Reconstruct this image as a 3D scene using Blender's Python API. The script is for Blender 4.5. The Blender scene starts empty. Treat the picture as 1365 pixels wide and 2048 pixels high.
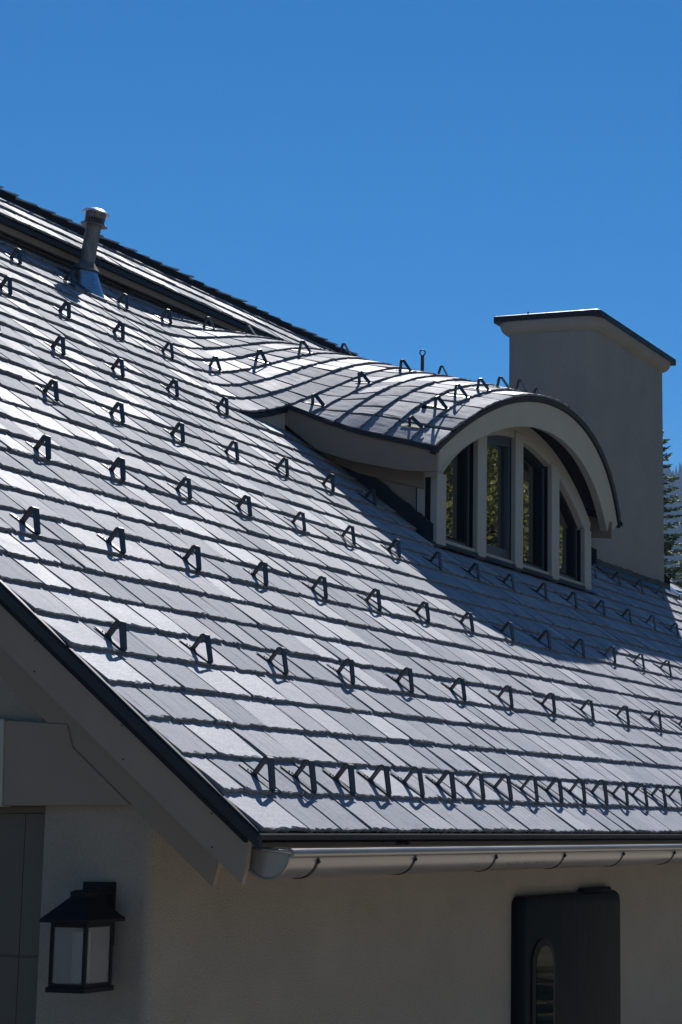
import bpy, bmesh, math, random
from mathutils import Vector, Matrix, noise
rnd = random.Random(7)
sc = bpy.context.scene
rad = math.radians

# ------------------------------------------------------------------ camera
CAM = Vector((-5.70136, -3.65699, -0.01218))      # the origin is the lower left corner of the slate roof
PITCH, PSI = 0.1723, 0.4131
hd = Vector((math.cos(PSI), math.sin(PSI), 0)); rt = Vector((math.sin(PSI), -math.cos(PSI), 0)); zz = Vector((0, 0, 1))
fw = hd*math.cos(PITCH) + zz*math.sin(PITCH); cu = -hd*math.sin(PITCH) + zz*math.cos(PITCH)
cd = bpy.data.cameras.new("camera"); cam = bpy.data.objects.new("camera", cd); sc.collection.objects.link(cam)
cam.matrix_world = Matrix(((rt.x, cu.x, -fw.x, CAM.x), (rt.y, cu.y, -fw.y, CAM.y), (rt.z, cu.z, -fw.z, CAM.z), (0, 0, 0, 1)))
cd.sensor_fit = 'VERTICAL'; cd.sensor_height = 36; cd.sensor_width = 24
cd.lens = 3717.5/2048*36
cd.shift_x = -(1124.7-682.5)/2048
cd.clip_start = 0.1; cd.clip_end = 6000
sc.camera = cam

# ------------------------------------------------------------------ light
SUN_AZ, SUN_EL = rad(24.3), rad(48.5)
sd = Vector((math.cos(SUN_EL)*math.cos(SUN_AZ), math.cos(SUN_EL)*math.sin(SUN_AZ), math.sin(SUN_EL)))
sl = bpy.data.lights.new("sun", 'SUN'); sun = bpy.data.objects.new("sun", sl); sc.collection.objects.link(sun)
sl.energy = 5.0; sl.angle = rad(0.53); sl.color = (1.0, 0.965, 0.92)
sun.rotation_euler = sd.to_track_quat('Z', 'Y').to_euler(); sun.location = (10, 10, 30)
w = bpy.data.worlds.new("World"); sc.world = w; w.use_nodes = True
nt = w.node_tree; nt.nodes.clear()
sky = nt.nodes.new('ShaderNodeTexSky'); sky.sky_type = 'NISHITA'; sky.sun_disc = False
sky.sun_elevation = SUN_EL; sky.sun_rotation = math.pi/2 - SUN_AZ
sky.altitude = 1500; sky.air_density = 1.0; sky.dust_density = 0.15; sky.ozone_density = 3.5
hs = nt.nodes.new('ShaderNodeHueSaturation'); hs.inputs['Saturation'].default_value = 1.51
bg = nt.nodes.new('ShaderNodeBackground'); bg.inputs['Strength'].default_value = 0.051
wo = nt.nodes.new('ShaderNodeOutputWorld')
nt.links.new(sky.outputs[0], hs.inputs['Color']); nt.links.new(hs.outputs[0], bg.inputs['Color']); nt.links.new(bg.outputs[0], wo.inputs['Surface'])
sc.view_settings.view_transform = 'Standard'; sc.view_settings.look = 'None'
sc.view_settings.exposure = 0.75; sc.view_settings.gamma = 1.0; sc.view_settings.use_curve_mapping = False
sc.render.engine = 'CYCLES'
sc.cycles.max_bounces = 8

# ------------------------------------------------------------------ helpers
def link(o, parent=None):
    sc.collection.objects.link(o)
    if parent is not None: o.parent = parent
    return o
def obj(name, verts, faces, mat, parent=None, smooth=False, tone=None, edge=None):
    me = bpy.data.meshes.new(name); me.from_pydata([tuple(v) for v in verts], [], faces)
    if mat: me.materials.append(mat)
    if tone is not None:
        at = me.attributes.new('tone', 'FLOAT', 'FACE'); at.data.foreach_set('value', tone)
    if smooth: me.polygons.foreach_set('use_smooth', [True]*len(me.polygons))
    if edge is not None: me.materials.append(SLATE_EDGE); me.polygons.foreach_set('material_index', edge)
    me.update()
    return link(bpy.data.objects.new(name, me), parent)
def fix(o):
    bm = bmesh.new(); bm.from_mesh(o.data); bmesh.ops.recalc_face_normals(bm, faces=bm.faces); bm.to_mesh(o.data); bm.free(); return o
def empty(name, loc=(0, 0, 0)):
    o = bpy.data.objects.new(name, None); o.location = loc; return link(o)
def tag(o, label=None, cat=None, group=None, kind=None):
    if label: o['label'] = label
    if cat: o['category'] = cat
    if group: o['group'] = group
    if kind: o['kind'] = kind
    return o
class MB:
    def __init__(s): s.v = []; s.f = []
    def add(s, vs, fs):
        b = len(s.v); s.v += [tuple(v) for v in vs]; s.f += [tuple(b+i for i in f) for f in fs]
    def box(s, a, b):
        x0, y0, z0 = a; x1, y1, z1 = b
        s.add([(x0,y0,z0),(x1,y0,z0),(x1,y1,z0),(x0,y1,z0),(x0,y0,z1),(x1,y0,z1),(x1,y1,z1),(x0,y1,z1)],
              [(0,3,2,1),(4,5,6,7),(0,1,5,4),(1,2,6,5),(2,3,7,6),(3,0,4,7)])
    def prism(s, poly, off):          # poly: list of Vector, off: extrusion Vector
        n = len(poly); off = Vector(off)
        s.add([Vector(p) for p in poly] + [Vector(p)+off for p in poly],
              [tuple(range(n-1, -1, -1)), tuple(range(n, 2*n))] + [(i, (i+1) % n, n+(i+1) % n, n+i) for i in range(n)])
    def strip(s, A, B, off):          # closed band between two polylines, with thickness
        n = len(A); off = Vector(off)
        vs = [Vector(p) for p in A]+[Vector(p) for p in B]+[Vector(p)+off for p in A]+[Vector(p)+off for p in B]
        fs = []
        for i in range(n-1):
            fs += [(i, i+1, n+i+1, n+i), (2*n+i, 3*n+i, 3*n+i+1, 2*n+i+1), (i, 2*n+i, 2*n+i+1, i+1), (n+i, n+i+1, 3*n+i+1, 3*n+i)]
        fs += [(0, n, 3*n, 2*n), (n-1, 3*n-1, 4*n-1, 2*n-1)]
        s.add(vs, fs)
    def tube(s, pts, r, n=10, caps=True):
        pts = [Vector(p) for p in pts]; rr = r if isinstance(r, (list, tuple)) else [r]*len(pts)
        vs = []; fs = []; ref = None
        for i, p in enumerate(pts):
            t = (pts[min(i+1, len(pts)-1)]-pts[max(i-1, 0)]).normalized()
            if ref is None:
                ref = t.orthogonal().normalized()
            ref = (ref - t*ref.dot(t)).normalized(); b = t.cross(ref)
            for k in range(n):
                a = 2*math.pi*k/n; vs.append(p+(ref*math.cos(a)+b*math.sin(a))*rr[i])
        for i in range(len(pts)-1):
            for k in range(n): fs.append((i*n+k, i*n+(k+1) % n, (i+1)*n+(k+1) % n, (i+1)*n+k))
        if caps: fs += [tuple(range(n-1, -1, -1)), tuple((len(pts)-1)*n+k for k in range(n))]
        s.add(vs, fs)
    def build(s, name, mat, parent=None, smooth=False, bevel=0):
        o = fix(obj(name, s.v, s.f, mat, parent))
        if smooth:
            o.data.polygons.foreach_set('use_smooth', [True]*len(o.data.polygons))
        if bevel:
            m = o.modifiers.new('bevel', 'BEVEL'); m.width = bevel; m.segments = 2; m.limit_method = 'ANGLE'; m.angle_limit = rad(40)
        return o
def smooth_by_angle(o, deg=40):
    bm = bmesh.new(); bm.from_mesh(o.data)
    for f in bm.faces: f.smooth = True
    for e in bm.edges:
        if len(e.link_faces) == 2 and e.calc_face_angle(0) > rad(deg): e.smooth = False
    bm.to_mesh(o.data); bm.free(); return o

# ------------------------------------------------------------------ materials
def M(name, base, rough=0.6, metal=0.0, spec=0.5):
    m = bpy.data.materials.new(name); m.use_nodes = True; b = m.node_tree.nodes['Principled BSDF']
    b.inputs['Base Color'].default_value = (*base, 1); b.inputs['Roughness'].default_value = rough
    b.inputs['Metallic'].default_value = metal; b.inputs['Specular IOR Level'].default_value = spec
    return m, m.node_tree, b
def nd(t, typ, **kw):
    n = t.nodes.new(typ)
    for k, v in kw.items():
        if k in n.inputs: n.inputs[k].default_value = v
        else: setattr(n, k, v)
    return n
def coords(t, scale=(1, 1, 1), rot=(0, 0, 0)):
    tc = t.nodes.new('ShaderNodeTexCoord'); mp = t.nodes.new('ShaderNodeMapping')
    mp.inputs['Scale'].default_value = scale; mp.inputs['Rotation'].default_value = rot
    t.links.new(tc.outputs['Object'], mp.inputs['Vector']); return mp.outputs[0]
def ramp(t, fac, stops):
    r = t.nodes.new('ShaderNodeValToRGB'); cr = r.color_ramp
    while len(cr.elements) < len(stops): cr.elements.new(0.5)
    for e, (p, c) in zip(cr.elements, stops): e.position = p; e.color = (*c, 1)
    t.links.new(fac, r.inputs[0]); return r.outputs[0]
def maprange(t, v, a, b, c, d):
    n = t.nodes.new('ShaderNodeMapRange'); n.inputs[1].default_value = a; n.inputs[2].default_value = b; n.inputs[3].default_value = c; n.inputs[4].default_value = d
    t.links.new(v, n.inputs[0]); return n.outputs[0]
def mathn(t, op, a, b):
    n = t.nodes.new('ShaderNodeMath'); n.operation = op
    for i, x in enumerate((a, b)):
        if isinstance(x, (int, float)): n.inputs[i].default_value = x
        else: t.links.new(x, n.inputs[i])
    return n.outputs[0]
def bump(t, h, strength, dist, prev=None):
    n = t.nodes.new('ShaderNodeBump'); n.inputs['Strength'].default_value = strength; n.inputs['Distance'].default_value = dist
    t.links.new(h, n.inputs['Height'])
    if prev: t.links.new(prev, n.inputs['Normal'])
    return n.outputs[0]

def slate_material():
    m, t, b = M('slate', (.1, .1, .11), .45)
    v = coords(t)
    at = t.nodes.new('ShaderNodeAttribute'); at.attribute_name = 'tone'
    tone = at.outputs['Fac']
    n1 = nd(t, 'ShaderNodeTexNoise', Scale=9.0, Detail=6.0, Roughness=.6); t.links.new(v, n1.inputs['Vector'])
    v2 = coords(t, (26, 14, 14), (0, 0, 0.6))
    n2 = nd(t, 'ShaderNodeTexNoise', Scale=1.0, Detail=5.0, Roughness=.65, Distortion=1.2); t.links.new(v2, n2.inputs['Vector'])
    n3 = nd(t, 'ShaderNodeTexNoise', Scale=70.0, Detail=3.0, Roughness=.6); t.links.new(v, n3.inputs['Vector'])
    base = ramp(t, tone, [(0.0, (.208, .220, .250)), (0.35, (.232, .242, .272)), (0.7, (.246, .250, .282)), (1.0, (.275, .286, .318))])
    mx = nd(t, 'ShaderNodeMix', data_type='RGBA', blend_type='MULTIPLY'); mx.inputs[0].default_value = 1.0
    t.links.new(base, mx.inputs[6])
    t.links.new(ramp(t, mathn(t, 'ADD', mathn(t, 'MULTIPLY', n1.outputs[0], .62), mathn(t, 'MULTIPLY', n3.outputs[0], .38)), [(.32, (.74, .75, .79)), (.5, (1, 1, 1)), (.68, (1.16, 1.15, 1.14))]), mx.inputs[7])
    t.links.new(mx.outputs[2], b.inputs['Base Color'])
    r = mathn(t, 'ADD', maprange(t, tone, .35, 1.0, 0.0, -.15), mathn(t, 'MULTIPLY', n1.outputs[0], .26))
    t.links.new(mathn(t, 'ADD', r, .68), b.inputs['Roughness'])
    nA = bump(t, n1.outputs[0], .16, .02)
    nB = bump(t, n2.outputs[0], .35, .003, nA)
    nC = bump(t, n3.outputs[0], .8, .002, nB)
    t.links.new(nC, b.inputs['Normal'])
    t.links.new(maprange(t, tone, .3, 1.0, .13, .21), b.inputs['Specular IOR Level'])
    return m
def stucco_material(name, base, sc_=150, amp=.5):
    m, t, b = M(name, base, .9, 0, .25)
    v = coords(t)
    n1 = nd(t, 'ShaderNodeTexNoise', Scale=sc_, Detail=4.0, Roughness=.7); t.links.new(v, n1.inputs['Vector'])
    n2 = nd(t, 'ShaderNodeTexNoise', Scale=2.2, Detail=4.0, Roughness=.6); t.links.new(v, n2.inputs['Vector'])
    vo = nd(t, 'ShaderNodeTexVoronoi', Scale=sc_*.9); t.links.new(v, vo.inputs['Vector'])
    mx = nd(t, 'ShaderNodeMix', data_type='RGBA', blend_type='MULTIPLY'); mx.inputs[0].default_value = 1.0
    mx.inputs[6].default_value = (*base, 1)
    f = mathn(t, 'ADD', mathn(t, 'MULTIPLY', n1.outputs[0], .68), mathn(t, 'MULTIPLY', n2.outputs[0], .32))
    t.links.new(ramp(t, f, [(.34, (.78, .78, .77)), (.66, (1.14, 1.14, 1.13))]), mx.inputs[7]); t.links.new(mx.outputs[2], b.inputs['Base Color'])
    t.links.new(bump(t, mathn(t, 'ADD', n1.outputs[0], mathn(t, 'MULTIPLY', vo.outputs[0], -.7)), amp, .004), b.inputs['Normal'])
    return m
def paint_material(name, base, rough=.55, var=.08, spec=.4, metal=0.0, streak=None):
    m, t, b = M(name, base, rough, metal, spec)
    v = coords(t, streak or (1, 1, 1))
    n1 = nd(t, 'ShaderNodeTexNoise', Scale=6.0, Detail=6.0, Roughness=.65); t.links.new(v, n1.inputs['Vector'])
    mx = nd(t, 'ShaderNodeMix', data_type='RGBA', blend_type='MULTIPLY'); mx.inputs[0].default_value = 1.0
    mx.inputs[6].default_value = (*base, 1)
    t.links.new(ramp(t, n1.outputs[0], [(.3, (1-2*var,)*3), (.7, (1+var,)*3)]), mx.inputs[7]); t.links.new(mx.outputs[2], b.inputs['Base Color'])
    t.links.new(maprange(t, n1.outputs[0], .3, .7, rough*.85, min(1, rough*1.2)), b.inputs['Roughness'])
    t.links.new(bump(t, n1.outputs[0], .12, .002), b.inputs['Normal'])
    return m
SLATE = slate_material()
def edge_material():        # broken slate edge: unweathered stone, its colour darkened further for the shaded butts
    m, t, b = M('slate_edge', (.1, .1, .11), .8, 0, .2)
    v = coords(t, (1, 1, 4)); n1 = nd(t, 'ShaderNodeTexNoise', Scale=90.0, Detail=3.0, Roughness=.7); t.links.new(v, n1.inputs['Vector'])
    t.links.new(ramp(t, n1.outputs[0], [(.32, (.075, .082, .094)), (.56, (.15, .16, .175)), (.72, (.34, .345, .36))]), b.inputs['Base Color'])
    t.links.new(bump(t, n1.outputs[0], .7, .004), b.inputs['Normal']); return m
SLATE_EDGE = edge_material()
STUCCO = stucco_material('stucco', (.228, .202, .165), 135, .9)
STUCCO2 = stucco_material('chimney_stucco', (.205, .198, .18), 110, .8)
TRIM = paint_material('trim_paint', (.17, .135, .10), .55, .05)
TRIM2 = paint_material('window_post_paint', (.27, .265, .235), .55, .05)
DARKMETAL = paint_material('dark_flashing', (.007, .0085, .012), .5, .15, .3)
GUARD = paint_material('guard_metal', (.014, .020, .032), .45, .12, .4)
GUTTERM = paint_material('gutter_metal', (.21, .19, .17), .30, .06, .6, .35, (.3, 1, 1))
GALV = paint_material('galvanised_steel', (.15, .14, .13), .45, .3, .5, .5, (4, 4, 1))
ZINC = paint_material('bright_sheet_metal', (.42, .46, .52), .25, .1, .5, .95)
BLACK = paint_material('black_lantern_paint', (.005, .005, .005), .55, .2, .12)
DECK = paint_material('underlay', (.012, .012, .014), .9, .1, .1)
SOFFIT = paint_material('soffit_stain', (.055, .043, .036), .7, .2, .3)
FRAME = paint_material('window_frame_paint', (.03, .04, .056), .4, .1, .5)
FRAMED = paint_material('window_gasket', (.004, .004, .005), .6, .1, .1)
DOORM = paint_material('door_paint', (.075, .063, .048), .55, .06)
CABM = paint_material('cabinet_metal', (.003, .006, .008), .5, .3, .06, 0, (8, 8, .4))
RUST = paint_material('rusty_iron', (.06, .03, .025), .7, .3, .3)
def glass_mat(nm, ior):
    m, t, b = M(nm, (.004, .005, .005), .0, 0, .5); b.inputs['IOR'].default_value = ior
    v = coords(t); n = nd(t, 'ShaderNodeTexNoise', Scale=2.5, Detail=1.0); t.links.new(v, n.inputs['Vector'])
    t.links.new(bump(t, n.outputs[0], .02, .004), b.inputs['Normal']); return m
GLASS = glass_mat('window_glass', 3.0); DGLASS = glass_mat('slot_glass', 1.25)
def lantern_glass():
    m, t, b = M('seeded_glass', (.20, .195, .185), .3, 0, .5)
    v = coords(t, (1, 1, .15)); n = nd(t, 'ShaderNodeTexNoise', Scale=160.0, Detail=2.0); t.links.new(v, n.inputs['Vector'])
    t.links.new(bump(t, n.outputs[0], .4, .003), b.inputs['Normal'])
    tr = nd(t, 'ShaderNodeBsdfTransparent'); mx = t.nodes.new('ShaderNodeMixShader'); mx.inputs[0].default_value = .42
    t.links.new(tr.outputs[0], mx.inputs[1]); t.links.new(b.outputs[0], mx.inputs[2]); t.links.new(mx.outputs[0], t.nodes['Material Output'].inputs['Surface']); return m
LGLASS = lantern_glass()
CANDLE = paint_material('candle_sleeve', (.55, .54, .52), .5, .02)

# ------------------------------------------------------------------ roof surface (x along the eave, k = course number upslope)
E_ = .2233; AR = .6689; PH = rad(16.3)
Sm = Vector((0, math.cos(AR), math.sin(AR))); Nm = Vector((0, -math.sin(AR), math.cos(AR)))
Dd = Vector((0, math.cos(PH), math.sin(PH))); Md = Vector((0, -math.sin(PH), math.cos(PH)))
P0 = Vector((0, 2.513, 2.785)); XC = 7.9; HW = 1.8; RC = 2.61
def circ(s): s = min(abs(s), HW+.1); return math.sqrt(RC*RC-s*s)-(RC-.72)
def sstep(a, b, x): x = max(0, min(1, (x-a)/(b-a))); return x*x*(3-2*x)
def upturn(k):
    d = (k-16)*E_; return .075*((d-.6)/.8)**2 if d > .6 else 0
def Pm(x, k): return Vector((x, 0, 0)) + Sm*(k*E_)
def crest(k): return P0 + Md*.72 + Dd*(E_*(k-16))
def gW(x, k):
    W = 2.47-.46*(k*.1752-3.85); W = max(1.2, min(2.9, W)); s = min(abs(x-XC), W)
    return (.5*(1+math.cos(math.pi*s/W)))**.9
def Pg(x, k):
    m = Sm*(k*E_); d = crest(k)-m
    al = d.dot(Sm); be = d.dot(Nm)
    be = .5*(be + math.sqrt(be*be+.0036)); fade = 1-sstep(28, 31.5, k)
    return Vector((x, 0, 0)) + m + (Sm*(al*fade) + Nm*(be - .5*.0036/max(be, .03)*0))*gW(x, k)
def Pd(x, k):
    u = upturn(k); return Vector((x, 0, 0)) + P0 + Dd*(E_*(k-16)) + Md*(u + circ(x-XC)/.72*(.72-u))
def P(x, k, dormer=True):
    if not dormer: return Pm(x, k)
    if k >= 22: return Pg(x, k)
    t = sstep(19, 22, k)
    return Pd(x, k).lerp(Pg(x, k), t) if t > 0 else Pd(x, k)
def PN(x, k, h, dormer=True):
    if not dormer: return Pm(x, k) + Nm*h
    p = P(x, k); a = P(x+.02, k)-P(x-.02, k); b = P(x, k+.1)-P(x, k-.1)
    return p + a.cross(b).normalized()*h

def slate_mesh(x0, x1, k, S, r, kh=1.09, t=.0165, n=13, gx=0.0):
    """one slate: ragged tail, chipped sides, wedge shaped; S(x, kk, h) maps to space"""
    vs = []; fs = []
    lift = r.uniform(-.002, .003); ta, tb = t+lift+r.uniform(-.0042, .0042), t+lift+r.uniform(-.0042, .0042)
    sk = r.uniform(-.035, .035); g = r.choice((.0045, .006, .0085))+gx
    skl = r.uniform(-.003, .003); skr = r.uniform(-.003, .003)
    def ht(u, kk):      # top height
        f = (kk)/kh; return (ta*(1-u)+tb*u)*(1-f) - .003*f
    us = [i/(n-1) for i in range(n)]
    rows = []
    jag = [r.uniform(-.03, .03) for _ in us]; jag2 = [r.uniform(.006, .03)*(2.6 if r.random() < .14 else 1) for _ in us]
    for i, u in enumerate(us):
        if i in (0, n-1): jag[i] += r.choice((0, 0, .03))
    def X(u, kk, e=0):
        j = 0
        if u == 0: j = g+skl*kk+r.uniform(0, .002)+e
        if u == 1: j = -g+skr*kk-r.uniform(0, .002)-e
        return x0+(x1-x0)*u+j
    kA = [sk*(u-.5)+jag[i]*.8 for i, u in enumerate(us)]
    bot = [S(X(u, 0), k+kA[i]+.01, -.001) for i, u in enumerate(us)]
    mid = [S(X(u, 0), k+kA[i], ht(u, 0)*r.uniform(.6, .95)) for i, u in enumerate(us)]
    lip = [S(X(u, 0, .002), k+kA[i]+jag2[i], ht(u, .05)) for i, u in enumerate(us)]
    m1 = [S(X(u, .45, .002), k+.45+r.uniform(-.05, .05), ht(u, .45)+r.uniform(-.0012, .0014)) for u in us]
    hd_ = [S(X(u, kh, .001), k+kh, ht(u, kh)) for u in us]
    vs = bot+mid+lip+m1+hd_
    for a in range(4):
        for i in range(n-1): fs.append((a*n+i, a*n+i+1, (a+1)*n+i+1, (a+1)*n+i))
    # sides
    b = len(vs)
    vs += [S(x0+g*.5+.001, k+.45, -.004), S(x0+g*.5+.001, k+kh, -.012), S(x1-g*.5-.001, k+.45, -.004), S(x1-g*.5-.001, k+kh, -.012)]
    for c, i, s in ((0, 0, b), (1, n-1, b+2)):
        q = [(i, s, 3*n+i, 2*n+i), (i, 2*n+i, n+i), (s, s+1, 4*n+i, 3*n+i)]
        fs += [tuple(reversed(f)) if c else f for f in q]
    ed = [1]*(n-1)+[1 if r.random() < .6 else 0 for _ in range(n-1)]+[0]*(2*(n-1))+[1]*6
    return vs, fs, ed

SL = []      # all slates: (parent key, verts, faces, tone)
def proj(p):
    d = Vector(p)-CAM; z = d.dot(fw)
    if z < .5: return None
    return 1124.7+3717.5*d.dot(rt)/z, 1024-3717.5*d.dot(cu)/z
def course(key, k, xa, xb, S, r, first=None, kh=1.09, metric=None):
    x = xa
    while x < xb-.02:
        wd = r.choice((.15, .19, .2, .23, .25, .25, .28, .3))*r.uniform(.94, 1.06)
        if metric: wd *= metric(x, k)
        x2 = x+wd
        if xb-x2 < .1: x2 = xb
        vs, fs, ed = slate_mesh(x, min(x2, xb), k, S, r, kh, n=13 if k < 14 and key == 'roof' and x < 9 else 8, gx=.003 if k >= 16 and x > 4.5 else 0.0)
        SL.append((key, vs, fs, r.random(), ed)); x = x2

house = empty('house'); tag(house, 'cream stucco house with grey slate roof, arched dormer and wide chimney', 'house')
XR = 13.75
plane = lambda x, k, h: Pm(x, k)+Nm*h
dorm = lambda x, k, h: PN(x, k, h)
r = random.Random(11)
for k in range(0, 22):
    if k < 15: course('roof', k, -.02, XR, plane, r)
    else:
        course('roof', k, -.02, 6.36 if k > 15 else 6.3, plane, r); course('roof', k, 9.42, XR, plane, r)
met = lambda x, k: math.cos(math.atan(min(1.2, abs((P(x+.02, k)-P(x-.02, k)).z/.04))))
for k in range(16, 22): course('dormer_roof', k, 6.08, 9.72, dorm, r, metric=met)
for k in range(22, 34): course('roof', k, -.02, XR, dorm, r, metric=met)
# upper roof
YU, ZU = 5.35, 4.474
def upper(x, k, h): return Vector((x, YU, ZU)) + Sm*(k*E_) + Nm*h
NU = 2.8
for k in range(0, 3): course('upper_roof', k, -.05, XR, upper, r)
# ------------------------------------------------------------------ roof parts
m = MB(); m.prism([Pm(-.03, .1)+Nm*-.015, Pm(XR, .1)+Nm*-.015, Pm(XR, 36)+Nm*-.015, Pm(-.03, 36)+Nm*-.015], Nm*-.05)
roof = m.build('roof', DECK, house)
def sheet(name, xs, ks, h0, h1, mat, parent):
    vs = []; nx = len(xs); nk = len(ks)
    for h in (h0, h1):
        for kk in ks:
            for x in xs: vs.append(PN(x, kk, h))
    fs = []; o = nx*nk
    for j in range(nk-1):
        for i in range(nx-1):
            a = j*nx+i; fs += [(a, a+1, a+nx+1, a+nx), (o+a, o+a+nx, o+a+nx+1, o+a+1)]
    for i in range(nx-1):
        fs += [(i, o+i, o+i+1, i+1), ((nk-1)*nx+i, (nk-1)*nx+i+1, o+(nk-1)*nx+i+1, o+(nk-1)*nx+i)]
    for j in range(nk-1):
        fs += [(j*nx, (j+1)*nx, o+(j+1)*nx, o+j*nx), (j*nx+nx-1, o+j*nx+nx-1, o+(j+1)*nx+nx-1, (j+1)*nx+nx-1)]
    return fix(obj(name, vs, fs, mat, parent, smooth=False))
lin = lambda a, b, n: [a+(b-a)*i/(n-1) for i in range(n)]
dormer = fix(obj('dormer', *(lambda m: (m.v, m.f))((lambda m: (m.prism([(6.36, 2.74, 2.1), (6.36, 3.95, 3.1), (6.36, 3.75, 3.08), (6.36, 3.35, 2.96), (6.36, 2.74, 2.80)], (.12, 0, 0)), m)[1])(MB())), STUCCO, house))
droof = sheet('dormer_roof', lin(6.12, 9.68, 37), lin(16.05, 22.3, 20), -.015, -.05, DECK, house)
sheet('roof_deck', lin(5.35, 10.45, 52), lin(22.05, 33.9, 24), -.015, -.05, DECK, roof)

# upper roof body, fascia, ridge
m = MB(); q = [upper(-.06, .1, -.015), upper(XR, .1, -.015), upper(XR, NU, -.015), upper(-.06, NU, -.015)]
m.prism(q, Nm*-.04)
upr = m.build('upper_roof', DECK, house)
ridge = upper(0, NU, 0)
m = MB(); m.prism([(-.06, ridge.y+.01, ridge.z-.03), (XR, ridge.y+.01, ridge.z-.03), (XR, ridge.y+3, ridge.z-2.4), (-.06, ridge.y+3, ridge.z-2.4)], (0, 0, -.05)); m.build('rear_slope', DECK, upr)
m = MB(); m.box((-.06, YU+.005, ZU-.052), (XR, YU+.035, ZU-.014)); m.build('drip_edge', DARKMETAL, upr)
m = MB(); m.box((-.06, YU+.045, ZU-.095), (XR, YU+.075, ZU-.045)); m.build('fascia', TRIM, upr)
m = MB(); m.box((-.06, YU+.36, ZU-.30), (XR, YU+.40, ZU+.10)); m.build('riser', DECK, upr)
# ridge slates, laid alternately proud on both sides
nr = int((XR)/.21)
for i in range(nr+1):
    x = i*.21-.05
    for sgn in (0, 1):
        m = MB(); pt_ = rad(9)
        a = ridge+Vector((0, .015, .010+(.010 if sgn else 0))); 
        d_ = Vector((0, -math.cos(pt_), -math.sin(pt_))) if sgn == 0 else Vector((0, math.cos(AR), -math.sin(AR)))
        nn = Vector((0, -math.sin(pt_), math.cos(pt_))) if sgn == 0 else Vector((0, math.sin(AR), math.cos(AR)))
        L_ = .25; yy = rnd.uniform(-.02, .02); j1 = rnd.uniform(-.02, .02); j2 = rnd.uniform(-.02, .02)
        c0 = a+Vector((x, 0, 0)); w2 = .12
        lo_ = rnd.uniform(.0, .012)
        p = [c0+nn*lo_, c0+Vector((L_, 0, 0))+nn*(lo_+.02), c0+Vector((L_+yy, 0, 0))+d_*(w2+j1)+nn*(lo_+.02), c0+Vector((yy, 0, 0))+d_*(w2+j2)+nn*lo_]
        m.prism(p, nn*-.013); o = m.build('ridge_slate', SLATE, upr)
        at = o.data.attributes.new('tone', 'FLOAT', 'FACE'); at.data.foreach_set('value', [rnd.random()*.5]*len(o.data.polygons))
m = MB(); m.box((-.05, ridge.y-.10, ridge.z-.08), (XR, ridge.y+.05, ridge.z+.0)); m.build('ridge_batten', DECK, upr)

# ---- slates become objects: the 290 that show largest one by one, the rest joined
def area(vs):
    ps = [proj(v) for v in vs[::3]]
    if any(p is None for p in ps): return 0
    xs = [p[0] for p in ps]; ys = [p[1] for p in ps]
    cxp = sum(xs)/len(xs); cyp = sum(ys)/len(ys)
    if not (-20 < cxp < 1385 and 0 < cyp < 2068): return 0
    a, b, c = ps[0], ps[2], ps[-3]
    return abs((b[0]-a[0])*(c[1]-a[1])-(b[1]-a[1])*(c[0]-a[0]))
order = sorted(range(len(SL)), key=lambda i: -area(SL[i][1]))
single = set(order[:292])
par = {'roof': roof, 'dormer_roof': droof, 'upper_roof': upr}
rest = {k: ([], [], [], []) for k in par}
for i, (key, vs, fs, tone, ed) in enumerate(SL):
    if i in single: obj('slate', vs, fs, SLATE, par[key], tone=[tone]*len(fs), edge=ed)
    else:
        V, Fc, T, Ed = rest[key]; b = len(V); Ed += ed; V += vs; Fc += [tuple(b+q for q in f) for f in fs]; T += [tone]*len(fs)
for key, (V, Fc, T, Ed) in rest.items():
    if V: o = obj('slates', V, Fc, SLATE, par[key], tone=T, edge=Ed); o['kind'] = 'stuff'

# ---- snow guards
def guard_mesh():
    m = MB(); w_ = .017
    def bar(pts, wa, wb, th):     # pts: (v, h) polyline; width tapers wa -> wb
        n = len(pts); vs = []
        for i, (v, h) in enumerate(pts):
            f = i/(n-1); ww = wa*(1-f)+wb*f
            a = pts[max(i-1, 0)]; b = pts[min(i+1, n-1)]; tv = Vector((b[0]-a[0], b[1]-a[1])).normalized(); nv = Vector((-tv.y, tv.x))*th
            for sx, sn in ((-1, 0), (1, 0), (1, 1), (-1, 1)): vs.append((sx*ww, v+nv.x*sn, h+nv.y*sn))
        fs = []
        for i in range(n-1):
            for k in range(4): fs.append((i*4+k, i*4+(k+1) % 4, i*4+4+(k+1) % 4, i*4+4+k))
        fs += [(3, 2, 1, 0), tuple((n-1)*4+k for k in range(4))]
        m.add(vs, fs)
    bar([(-.020, .000), (-.018, .002), (.0, .002), (.12, -.006), (.18, -.011)], .0145, .015, .004)     # strap
    bar([(.000, .004), (.076, .079), (.083, .084)], .0185, .0215, .007)                                # front leg
    bar([(.079, .088), (.090, .087), (.097, .080), (.101, -.003), (.112, -.003)], .0205, .0155, .007)    # rear leg
    for dv in (.118, .128, .138): m.tube([(.004*((dv*1000) % 3-1), dv, -.004), (.004*((dv*1000) % 3-1), dv, .001)], .0035, 6)
    m.tube([(0, -.002, .008), (0, -.002, .0115)], .004, 6)
    me = bpy.data.meshes.new('snow_guard'); me.from_pydata(m.v, [], m.f); me.materials.append(GUARD); me.update()
    o = bpy.data.objects.new('tmp', me); fix(o); bpy.data.objects.remove(o); return me
gme = guard_mesh()
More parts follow.
